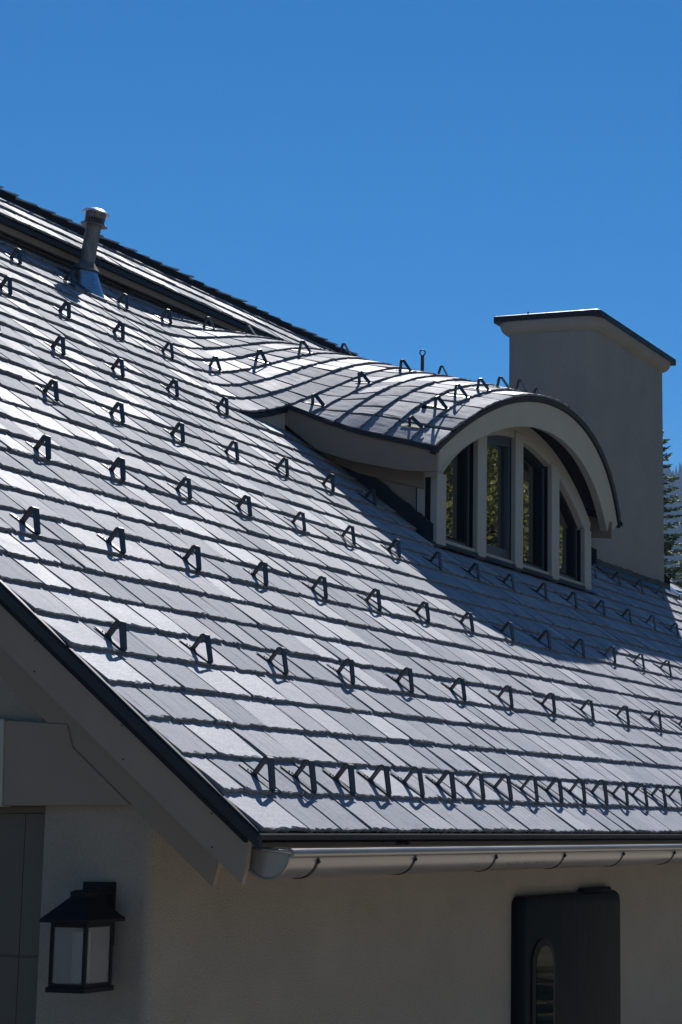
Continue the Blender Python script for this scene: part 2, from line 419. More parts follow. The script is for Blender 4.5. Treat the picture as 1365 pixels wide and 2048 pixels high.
def place_guard(x, k, dormer_=True, parent=None):
    p = PN(x, k, 0, dormer_)
    if dormer_:
        a = (P(x+.02, k)-P(x-.02, k)).normalized(); b = (P(x, k+.3)-P(x, k)).normalized()
    else: a = Vector((1, 0, 0)); b = Sm
    n = a.cross(b).normalized(); b = n.cross(a)
    yaw = rnd.uniform(-.075, .075); a2 = a*math.cos(yaw)+b*math.sin(yaw); b2 = n.cross(a2)
    p = p + n*.0155
    tl = rnd.uniform(-.02, .02)
    o = bpy.data.objects.new('snow_guard', gme); link(o, parent or roof)
    mt = Matrix((( a2.x, b2.x, n.x, p.x), (a2.y, b2.y, n.y, p.y), (a2.z, b2.z, n.z, p.z), (0, 0, 0, 1)))
    o.matrix_world = mt @ Matrix.Rotation(rnd.uniform(-.03, .03), 4, 'Y') @ Matrix.Diagonal((rnd.uniform(.90, .98), rnd.uniform(.93, 1.0), rnd.uniform(.88, 1.0), 1))
KG = .03
i = 0
x = .315
while x < XR-.1: place_guard(x, 1+KG, False); x += .3           # the dense row along the eave
for row in range(1, 8):
    k = 1+4*row+KG
    x = .308+(0.3 if row % 2 == 0 else 0)
    while x < XR-.1:
        if row == 4 and 6.25 < x < 9.5: x += .6; continue
        if row >= 5 and 5.55 < x < 10.5: x += .6; continue
        if row >= 5 and 10.6 < x < 13.2: x += .6; continue
        place_guard(x, k, row > 5); x += .6
for x in (6.26, 6.80, 7.34, 7.95, 8.5, 9.05): place_guard(x, 21+KG, True, droof)
for x in (6.02, 6.60, 7.18, 7.78, 8.4): place_guard(x, 25+KG)
for x in (5.76, 6.34, 6.95, 7.55, 8.1): place_guard(x, 29+KG)
for x in (6.22, 6.50, 6.76, 7.06, 7.38, 7.70, 8.02, 8.35, 8.68, 9.0, 9.3): place_guard(x, 17+KG, True, droof)

# ------------------------------------------------------------------ rake edge: drip edge, barge board, frieze board
def rakeY(y, dz): return y*math.tan(AR)+dz
def slant(x, y0, y1, d0, d1, th, name, mat, parent=house, end=None):
    """board following the rake in plane x, between vertical offsets d0 (top) and d1 (bottom) below the slate line"""
    m = MB(); poly = [(x, y0, rakeY(y0, d1)), (x, y1, rakeY(y1, d1)), (x, y1, rakeY(y1, d0)), (x, y0, rakeY(y0, d0))]
    if end: poly = [(x, yy, zz_) for yy, zz_ in end] + poly[1:3]
    m.prism(poly, (th, 0, 0)); return m.build(name, mat, parent, bevel=.003)
slant(-.035, -.008, 5.6, .006, -.058, .02, 'drip_edge', DARKMETAL)
slant(-.045, -.01, 5.6, -.004, -.02, .03, 'drip_edge', DARKMETAL)
slant(-.012, .05, 5.6, -.045, -.262, .022, 'barge_board', TRIM, end=[(.045, rakeY(.045, -.045)), (.058, -.124), (.076, -.184)])
for y in (.22, .62, 1.05, 1.5):
    for dz in (-.10, -.215):
        yy = y+rnd.uniform(-.02, .02); m = MB(); m.tube([(-.011, yy, rakeY(yy, dz)), (-.0135, yy, rakeY(yy, dz))], .0035, 8); m.build('nail', BLACK, house)
GX = .35
slant(GX-.045, .4, 5.6, -.16, -.556, .022, 'frieze_board', TRIM, end=[(.375, rakeY(.375, -.16)), (.385, -.105), (.412, -.205)])
# the soffit between them
m = MB(); m.prism([(.0, .08, rakeY(.08, -.20)), (GX, .08, rakeY(.08, -.20)), (GX, 5.6, rakeY(5.6, -.20)), (.0, 5.6, rakeY(5.6, -.20))], (0, 0, -.02)); m.build('soffit', TRIM, house)
# trim beam
m = MB(); bx = GX-.052
m.prism([(bx, 1.432, .447), (bx, 1.12, .424), (bx, 1.086, .331), (bx, .795, .102), (bx, 1.42, .105)], (.05, 0, 0)); m.build('trim_beam', TRIM, house, bevel=.004)
m = MB(); m.prism([(bx-.006, 2.6, .46), (bx-.006, 1.430, .451), (bx-.006, 1.419, .101), (bx-.006, 2.6, .10)], (.056, 0, 0)); m.build('trim_beam', TRIM2, house, bevel=.004)  # lighter paint stands in for the light on this beam face
# ------------------------------------------------------------------ walls
YW = .72; GZ = -2.5
def wall_corner():
    m = MB(); rr = .05; pts = []
    pts.append((GX, 1.246)); 
    for i in range(7):
        a = math.pi + (math.pi/2)*i/6; pts.append((GX+rr+rr*math.cos(a), YW+rr+rr*math.sin(a)))
    pts.append((13.45, YW)); pts.append((13.45, YW+.2)); pts.append((GX+.2, YW+.2)); pts.append((GX+.2, 1.246))
    n = len(pts); top = []
    for x, y in pts: top.append(min(.55 if y < 1.2 and x > .5 else rakeY(y, -.17), .48))
    vs = [(x, y, GZ) for x, y in pts] + [(x, y, t_) for (x, y), t_ in zip(pts, top)]
    fs = [tuple(range(n-1, -1, -1)), tuple(range(n, 2*n))]+[(i, (i+1) % n, n+(i+1) % n, n+i) for i in range(n)]
    m.add(vs, fs); return m.build('eave_wall', STUCCO, house)
smooth_by_angle(wall_corner(), 30)
m = MB(); m.prism([(GX, 1.246, .104), (GX, 1.246, rakeY(1.246, -.17)), (GX, 5.5, rakeY(5.5, -.17)), (GX, 5.5, GZ), (GX, 3.7, GZ), (GX, 3.7, .104)], (.2, 0, 0)); m.build('gable_wall', STUCCO, house)
m = MB(); m.box((GX+.075, 1.246, GZ), (GX+.1, 3.7, .104)); door = m.build('door', DOORM, house)
for (za, zb) in ((.076, -.484), (-.492, -1.05), (-1.058, -1.62), (-1.628, -2.2)):
    for (ya, yb) in ((1.25, 1.3965), (1.3995, 2.0), (2.003, 2.6)):
        m = MB(); m.box((GX+.066, ya, zb), (GX+.074, yb, za)); m.build('door_panel', DOORM, door, bevel=.002)
m = MB(); m.box((GX+.045, 1.25, .078), (GX+.07, 3.7, .102)); m.build('door_head', DOORM, door)
# eave soffit, fascia and drip edge
m = MB(); m.box((.05, .10, -.055), (13.6, .125, .075)); m.build('fascia', TRIM, house)
m = MB(); m.box((GX+.02, .125, .02), (13.6, YW-.001, .035)); m.build('soffit', TRIM, house)
m = MB(); m.box((-.033, -.012, -.028), (XR, .004, -.012)); m.build('drip_edge', DARKMETAL, house)
m = MB(); m.box((-.033, -.02, -.011), (XR, .02, -.004)); m.build('starter_strip', GUTTERM, house)
# far gable
m = MB(); m.prism([(13.45, .72, GZ), (13.45, .72, .3), (13.45, 5.9, 4.3), (13.45, 9, 2), (13.45, 9, GZ)], (.1, 0, 0)); m.build('far_wall', STUCCO, house)
slant(XR-.005, -.008, 5.6, .012, -.14, .03, 'drip_edge', DARKMETAL)

# ------------------------------------------------------------------ gutter
gc = Vector((0, .012, -.067)); gr = .096
prof = []
for i in range(19):
    a = math.pi*i/18; prof.append((gc.y+gr*math.cos(a)*1.0, gc.z-gr*math.sin(a)*1.02+(gr*math.cos(a))*.085))
prof_in = [(gc.y+(y-gc.y)*.975, gc.z+.001+(z-gc.z)*.975) for y, z in prof]
m = MB()
ring = prof+prof_in[::-1]; n = len(ring); xs = [.05, 13.7]
m.add([(x, y, z) for x in xs for y, z in ring], [(i, (i+1) % n, n+(i+1) % n, n+i) for i in range(n)]+[tuple(range(n)), tuple(range(2*n-1, n-1, -1))])
gut = m.build('gutter', GUTTERM, house); smooth_by_angle(gut, 35)
fy, fz = prof[-1]
m = MB(); m.tube([(.045, fy-.004, fz), (13.7, fy-.004, fz)], .017, 14); m.build('rolled_rim', GUTTERM, gut, smooth=False); smooth_by_angle(gut.children[-1], 40)
# end cap with raised rim
m = MB(); m.add([(.05, y*1.0, z) for y, z in prof]+[(.056, y, z) for y, z in prof], [tuple(range(19)), tuple(range(37, 18, -1))]+[(i, i+1, 20+i, 19+i) for i in range(18)]+[(18, 0, 19, 37)])
m.build('end_cap', GUTTERM, gut)
m = MB(); m.tube([(.047, y, z) for y, z in prof], .005, 8)
m.tube([(.044, prof[0][0]+.02, prof[0][1]+.004), (.044, fy-.008, fz+.004)], .007, 8); m.build('end_cap_rim', GUTTERM, gut, smooth=True)
for i in range(19):
    x = .244+.7475*i if i else .244
    m = MB()
    out = [(gc.y+(y-gc.y)*1.035, gc.z+(z-gc.z)*1.035) for y, z in prof]
    out = out[4:]+[(fy-.018, fz+.004), (fy-.012, fz+.013), (fy+.004, fz+.013), (fy+.012, fz+.004)]
    vs = []; nn_ = len(out)
    for (y, z) in out:
        vs += [(x-.007, y, z), (x+.007, y, z)]
    inn = [(gc.y+(y-gc.y)*.95, gc.z+(z-gc.z)*.95) for y, z in out]
    for (y, z) in inn: vs += [(x-.007, y, z), (x+.007, y, z)]
    fs = []
    for j in range(nn_-1):
        a = 2*j; o2 = 2*nn_
        fs += [(a, a+1, a+3, a+2), (o2+a, o2+a+2, o2+a+3, o2+a+1), (a, a+2, o2+a+2, o2+a), (a+1, o2+a+1, o2+a+3, a+3)]
    m.add(vs, fs); m.build('gutter_bracket', GUTTERM if i % 1 else DARKMETAL, gut)
    m = MB(); m.prism([(x+.03, .098, -.035), (x+.055, .098, -.035), (x+.055, .05, .02), (x+.03, .05, .02)], (0, -.006, -.004)); m.build('bracket_arm', DARKMETAL, gut)
    m = MB(); m.tube([(x, fy+.018, fz-.018), (x, fy-.004, fz-.034)], .0075, 8); m.build('bracket_bolt', DARKMETAL, gut)

m = MB()
for i in range(9):
    a = rnd.uniform(0, 6.28); c_ = Vector((1.07+rnd.uniform(-.03, .05), .03+rnd.uniform(-.01, .03), -.048+rnd.uniform(0, .012)))
    d_ = Vector((math.cos(a), .5*math.sin(a), rnd.uniform(-.2, .3)))*rnd.uniform(.02, .04); e_ = Vector((-d_.y, d_.x, .01)).normalized()*.01
    m.add([c_-d_, c_-e_, c_+d_, c_+e_, c_+Vector((0, 0, .008))], [(0, 1, 4), (1, 2, 4), (2, 3, 4), (3, 0, 4), (3, 2, 1, 0)])
lc = m.build('leaf_clump', RUST); tag(lc, 'small dark clump of wet leaves lying in the gutter near its left end', 'leaves', kind='stuff')

# ------------------------------------------------------------------ dormer front
def fr(x, mm, d=0):         # point of the square cut front plane: x, height along Md, depth along Dd
    return Vector((x, 0, 0))+P0+Md*mm+Dd*d
xsA = lin(-1.785, 1.785, 41)
outer = [fr(XC+s, circ(s)-.045, .012) for s in xsA]
RI = 2.52
def ci(s): return math.sqrt(RI*RI-s*s)-(RI-.615)-.155
inner = []
for s in xsA:
    t_ = s/1.785*1.66; inner.append(fr(7.865+t_+(0 if abs(s) < 1.7 else 0), ci(t_), .012))
inner[0] = fr(XC-1.785, -.165, .012); inner[1] = fr(XC-1.69, -.155, .012)
m = MB(); m.strip(outer, inner, Dd*.075); af = m.build('arch_fascia', TRIM2, dormer, bevel=.003); 
m = MB(); m.strip([fr(XC+s, circ(s)-.004, -.006) for s in lin(-1.82, 1.82, 41)], [fr(XC+s*.99, circ(s)-.042, -.006) for s in lin(-1.82, 1.82, 41)], Dd*.05); m.build('drip_edge', DARKMETAL, dormer)
# soffit boards of the barrel
nb = 18
for i in range(nb):
    s0 = -1.68+3.36*i/nb; s1 = -1.68+3.36*(i+1)/nb-.006
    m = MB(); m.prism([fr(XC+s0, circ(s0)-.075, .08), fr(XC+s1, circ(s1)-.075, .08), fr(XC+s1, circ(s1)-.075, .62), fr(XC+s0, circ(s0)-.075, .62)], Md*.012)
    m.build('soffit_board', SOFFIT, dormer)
# arch trim on the window wall
YT = 2.66; XT = 7.83
def ctr(s, top): 
    R_ = 2.0+(.16 if top else 0); return 3.19+(.155 if top else 0)-(R_-math.sqrt(max(R_*R_-s*s, 0)))
sT = lin(-1.47, 1.47, 33)
m = MB(); m.strip([(XT+s*1.03, YT, ctr(s*1.03, True)) for s in sT], [(XT+s, YT, ctr(s, False)) for s in sT], (0, .09, 0)); m.build('arch_trim', TRIM2, dormer, bevel=.003)
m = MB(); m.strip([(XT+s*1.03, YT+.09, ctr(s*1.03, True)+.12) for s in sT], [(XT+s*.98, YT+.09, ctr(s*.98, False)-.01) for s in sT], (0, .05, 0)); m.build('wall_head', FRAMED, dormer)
# posts, rails, frames, glass
posts = [6.413, 7.125, 7.813, 8.543, 9.249]
zr = lambda y: y*math.tan(AR)
for i, px in enumerate(posts):
    hw_ = .08 if i in (1, 3) else .074
    zt = min(ctr(px-XT, False)+.05, 3.3)
    m = MB(); m.box((px-hw_, 2.645 if i else 2.63, zr(2.66)+.0), (px+hw_, 2.688, zt)); m.build('window_post', TRIM2, dormer, bevel=.004)
for i, px in enumerate(posts):
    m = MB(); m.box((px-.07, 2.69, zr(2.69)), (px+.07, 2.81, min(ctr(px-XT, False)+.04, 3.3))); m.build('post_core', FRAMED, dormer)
for i in range(4):
    xa = posts[i]+.072; xb = posts[i+1]-.072
    m = MB(); m.box((xa, 2.665, 2.135), (xb, 2.715, 2.17)); m.build('sill_rail', TRIM2, dormer, bevel=.003)
    m = MB(); m.box((xa, 2.64, 2.10), (xb, 2.67, 2.137)); m.build('sill_flashing', DARKMETAL, dormer)
    zb = 2.18; fw_ = .05 if i == 1 else .022; yf = 2.692 if i == 1 else 2.72
    mat = FRAME if i == 1 else FRAMED
    N_ = 9; xsn = lin(xa, xb, N_)
    topo = [(x, yf, ctr(x-XT, False)+.02) for x in xsn]; topi = [(x, yf, ctr(x-XT, False)-.03-fw_) for x in xsn]
    win = MB(); win.strip(topo, topi, (0, .06, 0)); win.box((xa, yf, zb-.003), (xb, yf+.06, zb+fw_+.02))
    win.box((xa+.001, yf+.001, zb), (xa+fw_, yf+.061, ctr(xa-XT, False)-.02)); 
    rx = .085 if i != 1 else fw_
    win.box((xb-rx, yf+.002, zb), (xb-.001, yf+.062, ctr(xb-XT, False)-.02))
    wo_ = win.build('window_frame', mat, dormer, bevel=.002)
    if i != 1:
        m = MB(); m.box((xb-rx*.62, yf-.012, zb), (xb-rx*.35, yf+.001, ctr(xb-XT, False)-.02)); m.build('window_stop', FRAME, dormer)
        m = MB(); m.box((xa, yf-.012, zb), (xb-rx, yf+.004, zb+.022)); m.build('window_stop', FRAME, dormer)
    g0, g1 = xa+fw_*.5, xb-rx*.6
    gx = lin(g0, g1, 7); yg = yf+.035
    vs = [(x, yg, zb+.01) for x in gx]+[(x, yg, ctr(x-XT, False)-.01) for x in gx]
    vs += [(x, yg+.006, z) for x, y, z in vs]
    fs = [tuple([0, 1, 2, 3, 4, 5, 6, 13, 12, 11, 10, 9, 8, 7]), tuple([14+q for q in [7, 8, 9, 10, 11, 12, 13, 6, 5, 4, 3, 2, 1, 0]])]
    obj('window_pane', vs, fs, GLASS, dormer)
m = MB(); m.box((6.34, 2.735, 2.3), (6.46, 2.80, 2.95)); m.build('corner_block', TRIM2, dormer)
# dark sheet behind the glass, its colour standing in for the unlit room
m = MB(); m.box((6.45, 2.80, 2.15), (9.25, 2.83, 3.2)); m.build('dark_room_sheet', FRAMED, dormer)
# side fascia on the left (and its twin on the far side)
se = [(2.49, -.04), (2.72, -.04), (2.93, -.04), (3.15, -.04), (3.36, -.04), (3.52, -.04), (3.69, -.04), (3.85, -.04)]
def sz(y):
    pts = [(2.4, 2.75), (2.511, 2.785), (2.724, 2.85), (2.933, 2.908), (3.15, 2.968), (3.362, 3.046), (3.525, 3.11), (3.689, 3.183), (3.868, 3.254), (4.1, 3.35)]
    for (a, b), (c, d) in zip(pts, pts[1:]):
        if a <= y <= c: return b+(d-b)*(y-a)/(c-a)
    return pts[-1][1]
def sb(y):
    pts = [(2.4, 2.585), (2.504, 2.599), (2.819, 2.635), (3.243, 2.74), (3.535, 2.845), (3.841, 3.084), (4.2, 3.3)]
    for (a, b), (c, d) in zip(pts, pts[1:]):
        if a <= y <= c: return b+(d-b)*(y-a)/(c-a)
    return pts[-1][1]
ys = lin(2.52, 3.86, 22)
for X0, th in ((6.112, .035), (9.49, .03)):
    m = MB(); m.strip([(X0, y, sz(y)-.035) for y in ys], [(X0, y, max(sb(y), zr(y)-.02)) for y in ys], (th, 0, 0)); m.build('side_fascia', TRIM, dormer, bevel=.003)
    m = MB(); xx = 6.085 if X0 < 8 else 9.69
    m.strip([(xx, y, sz(y)-.002) for y in lin(2.5, 3.86, 22)], [(xx, y, sz(y)-.042) for y in lin(2.5, 3.86, 22)], (.03, 0, 0)); m.build('drip_edge', DARKMETAL, dormer)
# side soffit and lower frieze board on the cheek
m = MB(); m.prism([(6.14, 2.6, 2.69), (6.36, 2.6, 2.69), (6.36, 3.2, 2.84), (6.36, 3.8, 3.12), (6.14, 3.8, 3.12), (6.14, 3.2, 2.84)], (0, 0, .01)); m.build('side_soffit', TRIM, dormer)
m = MB(); fb_ = [(2.74, 2.525), (3.0, 2.60), (3.3, 2.69), (3.6, 2.83)]
m.strip([(6.325, y, z+.18) for y, z in fb_], [(6.325, y, z) for y, z in fb_], (.034, 0, 0)); m.build('cheek_frieze', TRIM, dormer, bevel=.003)
# front return of the left flare: small triangular fascia and drip edge
xs_ = lin(5.5, 6.1, 9)
m = MB(); m.strip([P(x, 22.02)+Vector((0, -.01, -.012)) for x in lin(5.4, 6.1, 10)], [P(x, 22.02)+Vector((0, -.01, -.05)) for x in lin(5.4, 6.1, 10)], (0, .03, 0)); m.build('drip_edge', DARKMETAL, roof)
m = MB(); pp = [P(x, 22.02)+Vector((0, .02, -.04)) for x in lin(5.72, 6.112, 6)]; lo = [Vector((p.x, p.y, max(zr(p.y), p.z-.19*(p.x-5.65)/.45))) for p in pp]
m.strip(pp, lo, (0, .03, 0)); m.build('return_fascia', TRIM2, roof)
# black step flashing along the cheek
pts_t = []; pts_b = []
for i in range(26):
    y = 2.66+1.25*i/25; pts_b.append((6.335, y, zr(y)+.018)); pts_t.append((6.335, y, zr(y)+.155+rnd.uniform(-.008, .008)))
m = MB(); m.strip(pts_t, pts_b, (.02, 0, 0)); m.build('step_flashing', DARKMETAL, dormer)
# sill apron on the slates in front of the windows
m = MB(); ap = [Pm(6.28, 14.95)+Nm*.024, Pm(9.36, 14.95)+Nm*.024, Pm(9.36, 15.75)+Nm*.012, Pm(6.28, 15.75)+Nm*.012]; m.prism(ap, Nm*.003); m.build('sill_apron', GUARD, dormer)

# ------------------------------------------------------------------ chimney
cx0, cx1, cy0, cy1 = 10.86, 12.89, 3.25, 4.24
def rounded(x0, x1, y0, y1, rr, n=6):
    pts = []
    for (cx_, cy_, a0) in ((x0+rr, y0+rr, math.pi), (x1-rr, y0+rr, 1.5*math.pi), (x1-rr, y1-rr, 0), (x0+rr, y1-rr, .5*math.pi)):
        for i in range(n+1):
            a = a0+.5*math.pi*i/n; pts.append((cx_+rr*math.cos(a), cy_+rr*math.sin(a)))
    return pts
def loft(name, rings, mat, parent, smooth=True, deg=50):
    n = len(rings[0]); vs = [p for r_ in rings for p in r_]; fs = []
    for j in range(len(rings)-1):
        for i in range(n): fs.append((j*n+i, j*n+(i+1) % n, (j+1)*n+(i+1) % n, (j+1)*n+i))
    fs += [tuple(range(n-1, -1, -1)), tuple((len(rings)-1)*n+i for i in range(n))]
    o = fix(obj(name, vs, fs, mat, parent))
    if smooth: smooth_by_angle(o, deg)
    return o
def tz(x, y): return .045*(y-cy0)        # the crown falls slightly to the back
def rg(off, z, rr=.14): return [(x, y, z+tz(x, y)) for x, y in rounded(cx0-off, cx1+off, cy0-off, cy1+off, rr+off*.5)]
def rg0(off, z, rr=.14): return [(x, y, z) for x, y in rounded(cx0-off, cx1+off, cy0-off, cy1+off, rr)]
chim = loft('chimney', [rg0(0, 1.9), rg0(0, 4.5), rg(0, 4.985)], STUCCO2, house)
loft('crown', [rg(0.002, 4.962), rg(.012, 4.972), rg(.042, 4.988), rg(.066, 5.012), rg(.078, 5.045), rg(.082, 5.092)], STUCCO2, chim)
loft('chimney_cap', [rg(.098, 5.080, .0), rg(.098, 5.136, .0), rg(.09, 5.142, .0)], DARKMETAL, chim)
m = MB()
for i in range(7):
    y = cy0-.04+ .26*i
    if y < cy1+.1: m.box((cx0-.101, y, 5.082+tz(0, y)), (cx0-.096, y+.006, 5.138+tz(0, y)))
for i in range(6): m.box((cx0+.05+.4*i, cy0-.102, 5.080), (cx0+.056+.4*i, cy0-.096, 5.134))
m.build('cap_seam', GUARD, chim)
# base flashing: front band with ragged top, apron and side steps
xs_ = lin(cx0-.03, cx1+.012, 40)
m = MB(); yb = cy0-.016
m.strip([(x, yb, zr(cy0)+.075+rnd.uniform(-.009, .009)) for x in xs_], [(x, yb, zr(cy0)-.03) for x in xs_], (0, .012, 0)); m.build('base_flashing', DARKMETAL, chim)
ys = lin(cy0-.02, cy1, 24)
for X0 in (cx0-.014, cx1+.002):
    m = MB(); m.strip([(X0, y, zr(y)+.17+rnd.uniform(-.012, .012)) for y in ys], [(X0, y, zr(y)-.02) for y in ys], (.012, 0, 0)); m.build('step_flashing', DARKMETAL, chim)
ky = cy0/.1752
m = MB(); m.prism([Pm(cx0-.1, ky-.62)+Nm*.026, Pm(cx1+.12, ky-.62)+Nm*.026, Pm(cx1+.12, ky-.02)+Nm*.026, Pm(cx0-.1, ky-.02)+Nm*.026], Nm*.002); m.build('apron', GUARD, chim)
m = MB(); m.prism([Pm(cx1+.03, ky-.35)+Nm*.031, Pm(cx1+.22, ky-.35)+Nm*.031, Pm(cx1+.22, ky+.9)+Nm*.031, Pm(cx1+.03, ky+.9)+Nm*.031], Nm*.002); m.build('apron', ZINC, chim)
# a twig-like clip on the cap
m = MB(); m.box((cx0-.07, cy1-.30, 5.15), (cx0-.06, cy1-.285, 5.20)); m.build('cap_clip', DARKMETAL, chim)

# ------------------------------------------------------------------ vent pipe
vb = Vector((5.479, 5.225, zr(5.225)))
ax = Vector((.0, -.17, 1)).normalized()
c0 = Vector((5.479, 5.262, 4.285))
def ringpts(c, rr, n=28, sq=1.0):
    u = ax.orthogonal().normalized(); v_ = ax.cross(u)
    return [c+(u*math.cos(2*math.pi*i/n)+v_*math.sin(2*math.pi*i/n))*rr for i in range(n)]
pipe = loft('vent_pipe', [ringpts(c0-ax*.06, .058), ringpts(c0+ax*.375, .058)], GALV, house)
loft('storm_collar', [ringpts(c0+ax*.0, .104), ringpts(c0+ax*.006, .107), ringpts(c0+ax*.058, .064), ringpts(c0+ax*.066, .060)], GALV, pipe)
loft('lower_flange', [ringpts(c0+ax*.358, .102), ringpts(c0+ax*.363, .104), ringpts(c0+ax*.388, .066)], GALV, pipe)
loft('cap_band', [ringpts(c0+ax*.415, .076), ringpts(c0+ax*.458, .078)], GALV, pipe)
uu = ax.orthogonal().normalized(); vv = ax.cross(uu)
m = MB()
for i in range(22):
    a = 2*math.pi*i/22; d_ = uu*math.cos(a)+vv*math.sin(a); m.tube([c0+ax*.375+d_*.070, c0+ax*.42+d_*.073], .004, 5)
lv = m.build('cap_louvre', GALV, pipe); lv['kind'] = 'stuff'
loft('cap_core', [ringpts(c0+ax*.37, .055), ringpts(c0+ax*.44, .055)], DECK, pipe)
loft('vent_cap', [ringpts(c0+ax*.452, .102), ringpts(c0+ax*.458, .106), ringpts(c0+ax*.475, .090), ringpts(c0+ax*.489, .055), ringpts(c0+ax*.494, .018)], ZINC, pipe)
# sheet metal cone flashing; its foot follows the slope
ft = []
nF = 28
for i in range(nF):
    a = 2*math.pi*i/nF; dx = .105*math.cos(a); dy = .14*math.sin(a) if math.sin(a) < 0 else .11*math.sin(a)
    ft.append(Vector((vb.x+dx, vb.y+dy, zr(vb.y+dy)+.015)))
tp = []
for i in range(nF):
    a = 2*math.pi*i/nF; tp.append(c0+ax*.012+Vector((.078*math.cos(a), .078*math.sin(a), 0)))
loft('cone_flashing', [ft, tp], ZINC, pipe, deg=60)
m = MB(); m.prism([Pm(vb.x-.16, 29.2)+Nm*.014, Pm(vb.x+.16, 29.2)+Nm*.014, Pm(vb.x+.16, 30.9)+Nm*.006, Pm(vb.x-.16, 30.9)+Nm*.006], Nm*.002)
m.build('flashing_plate', GUARD, pipe)

# ------------------------------------------------------------------ anchor rod with ring behind the dormer crest
ap_ = P(8.75, 22.5)
rb = Vector((8.643, 4.0, 3.70))
m = MB(); m.tube([rb, rb+Vector((0, 0, .537))], .016, 12); rod = m.build('anchor_rod', RUST, house, smooth=False); smooth_by_angle(rod, 40)
m = MB(); rc = rb+Vector((0, 0, .537+.026)); aim = Vector((math.sin(PSI), -math.cos(PSI), 0))
m.tube([rc+(aim*math.cos(a)+zz*math.sin(a))*.024 for a in [2*math.pi*i/24 for i in range(25)]], .006, 8); m.build('ring', DARKMETAL, rod, smooth=True)

# ------------------------------------------------------------------ wall lantern
lan = empty('wall_lantern', (GX, .96, -.42)); tag(lan, 'black square wall lantern with pale glass panes on the shaded wall beside the door', 'wall lamp')
def inv(o): 
    o.matrix_parent_inverse = lan.matrix_world.inverted(); return o
bpy.context.view_layer.update()
def lpart(mb, name, mat, bevel=0, smooth=False):
    o = mb.build(name, mat, None, smooth, bevel); o.parent = lan; o.matrix_parent_inverse = Matrix.Translation((-GX, -.96, .42)); return o
m = MB(); m.box((GX-.018, .886, -.432), (GX, 1.034, -.19)); m.box((GX-.026, .903, -.415), (GX-.017, 1.017, -.207)); lpart(m, 'backplate', BLACK, .003)
LX, LY = GX-.185, .897       # axis of the lamp body
hx = .098
def sq(h, z, cx_=LX, cy_=LY): return [(cx_-h, cy_-h, z), (cx_+h, cy_-h, z), (cx_+h, cy_+h, z), (cx_-h, cy_+h, z)]
def lsolid(name, rings, mat, bevel=.002):
    mb = MB(); vs = [p for r_ in rings for p in r_]; fs = []
    for j in range(len(rings)-1):
        for i in range(4): fs.append((j*4+i, j*4+(i+1) % 4, j*4+4+(i+1) % 4, j*4+4+i))
    fs += [(3, 2, 1, 0), tuple((len(rings)-1)*4+i for i in range(4))]; mb.add(vs, fs); return lpart(mb, name, mat, bevel)
lsolid('base_tray', [sq(.090, -.590), sq(.090, -.572), sq(.083, -.570), sq(.083, -.558)], BLACK)
lsolid('lamp_roof', [sq(.083, -.335), sq(.113, -.334), sq(.113, -.322), sq(.040, -.246), sq(.036, -.243), sq(.036, -.222), sq(.022, -.216)], BLACK)
lsolid('top_rail', [sq(.083, -.352), sq(.083, -.336)], BLACK)
for sx in (-1, 1):
    for sy in (-1, 1):
        m = MB(); m.box((LX+sx*.076-.007, LY+sy*.076-.007, -.56), (LX+sx*.076+.007, LY+sy*.076+.007, -.35)); lpart(m, 'corner_bar', BLACK, .001)
for dx, dy in ((-1, 0), (1, 0), (0, -1), (0, 1)):
    m = MB()
    if dx: m.box((LX+dx*.076-.0015, LY-.069, -.558), (LX+dx*.076+.0015, LY+.069, -.351))
    else: m.box((LX-.069, LY+dy*.076-.0015, -.558), (LX+.069, LY+dy*.076+.0015, -.351))
    lpart(m, 'glass_pane', LGLASS)
m = MB(); m.tube([(LX, LY, -.558), (LX, LY, -.37)], .034, 20); o = lpart(m, 'candle_sleeve', CANDLE); smooth_by_angle(o, 50)
m = MB(); m.box((LX+.02, LY-.012, -.235), (GX-.02, LY+.03, -.215)); m.box((GX-.035, .91, -.30), (GX-.02, .98, -.21)); lpart(m, 'bracket', BLACK, .002)

# ------------------------------------------------------------------ dark cabinet on the eave wall
cab = empty('wall_cabinet', (4.1, YW, -.9)); tag(cab, 'blackish rounded metal cabinet with a tall glazed slot, fixed on the wall below the gutter', 'cabinet')
off = Matrix.Translation((-4.1, -YW, .9))
def cpart(o): o.parent = cab; o.matrix_parent_inverse = off; return o
def rrect(x0, x1, z0, z1, rr, n=6):
    pts = []
    for cx_, cz_, a0 in ((x0+rr, z0+rr, math.pi), (x1-rr, z0+rr, 1.5*math.pi), (x1-rr, z1-rr, 0), (x0+rr, z1-rr, .5*math.pi)):
        for i in range(n+1): a = a0+.5*math.pi*i/n; pts.append((cx_+rr*math.cos(a), cz_+rr*math.sin(a)))
    return pts
def rloft(name, specs, mat, rrs):
    rings = [[(x, y, z) for x, z in rrect(x0, x1, z0, z1, rrs)] for (x0, x1, z0, z1, y) in specs]
    return loft(name, rings, mat, None, True, 45)
cpart(rloft('body', [(3.60, 5.03, -1.95, -.338, YW), (3.60, 5.03, -1.95, -.338, .68), (3.615, 5.015, -1.93, -.350, .655), (3.64, 4.99, -1.90, -.372, .648)], CABM, .06))
cpart(rloft('side_cover', [(3.9, 5.09, -2.0, -.600, YW), (3.9, 5.09, -2.0, -.600, .70), (3.92, 5.08, -1.98, -.61, .692)], CABM, .05))
cpart(rloft('top_cap', [(4.50, 4.94, -.42, -.315, YW-.005), (4.50, 4.94, -.42, -.315, .68), (4.52, 4.92, -.42, -.322, .67)], CABM, .03))
cpart(rloft('slot_rim', [(3.70, 4.00, -1.75, -.575, .649), (3.70, 4.00, -1.75, -.575, .638), (3.715, 3.985, -1.73, -.59, .635)], BLACK, .13))
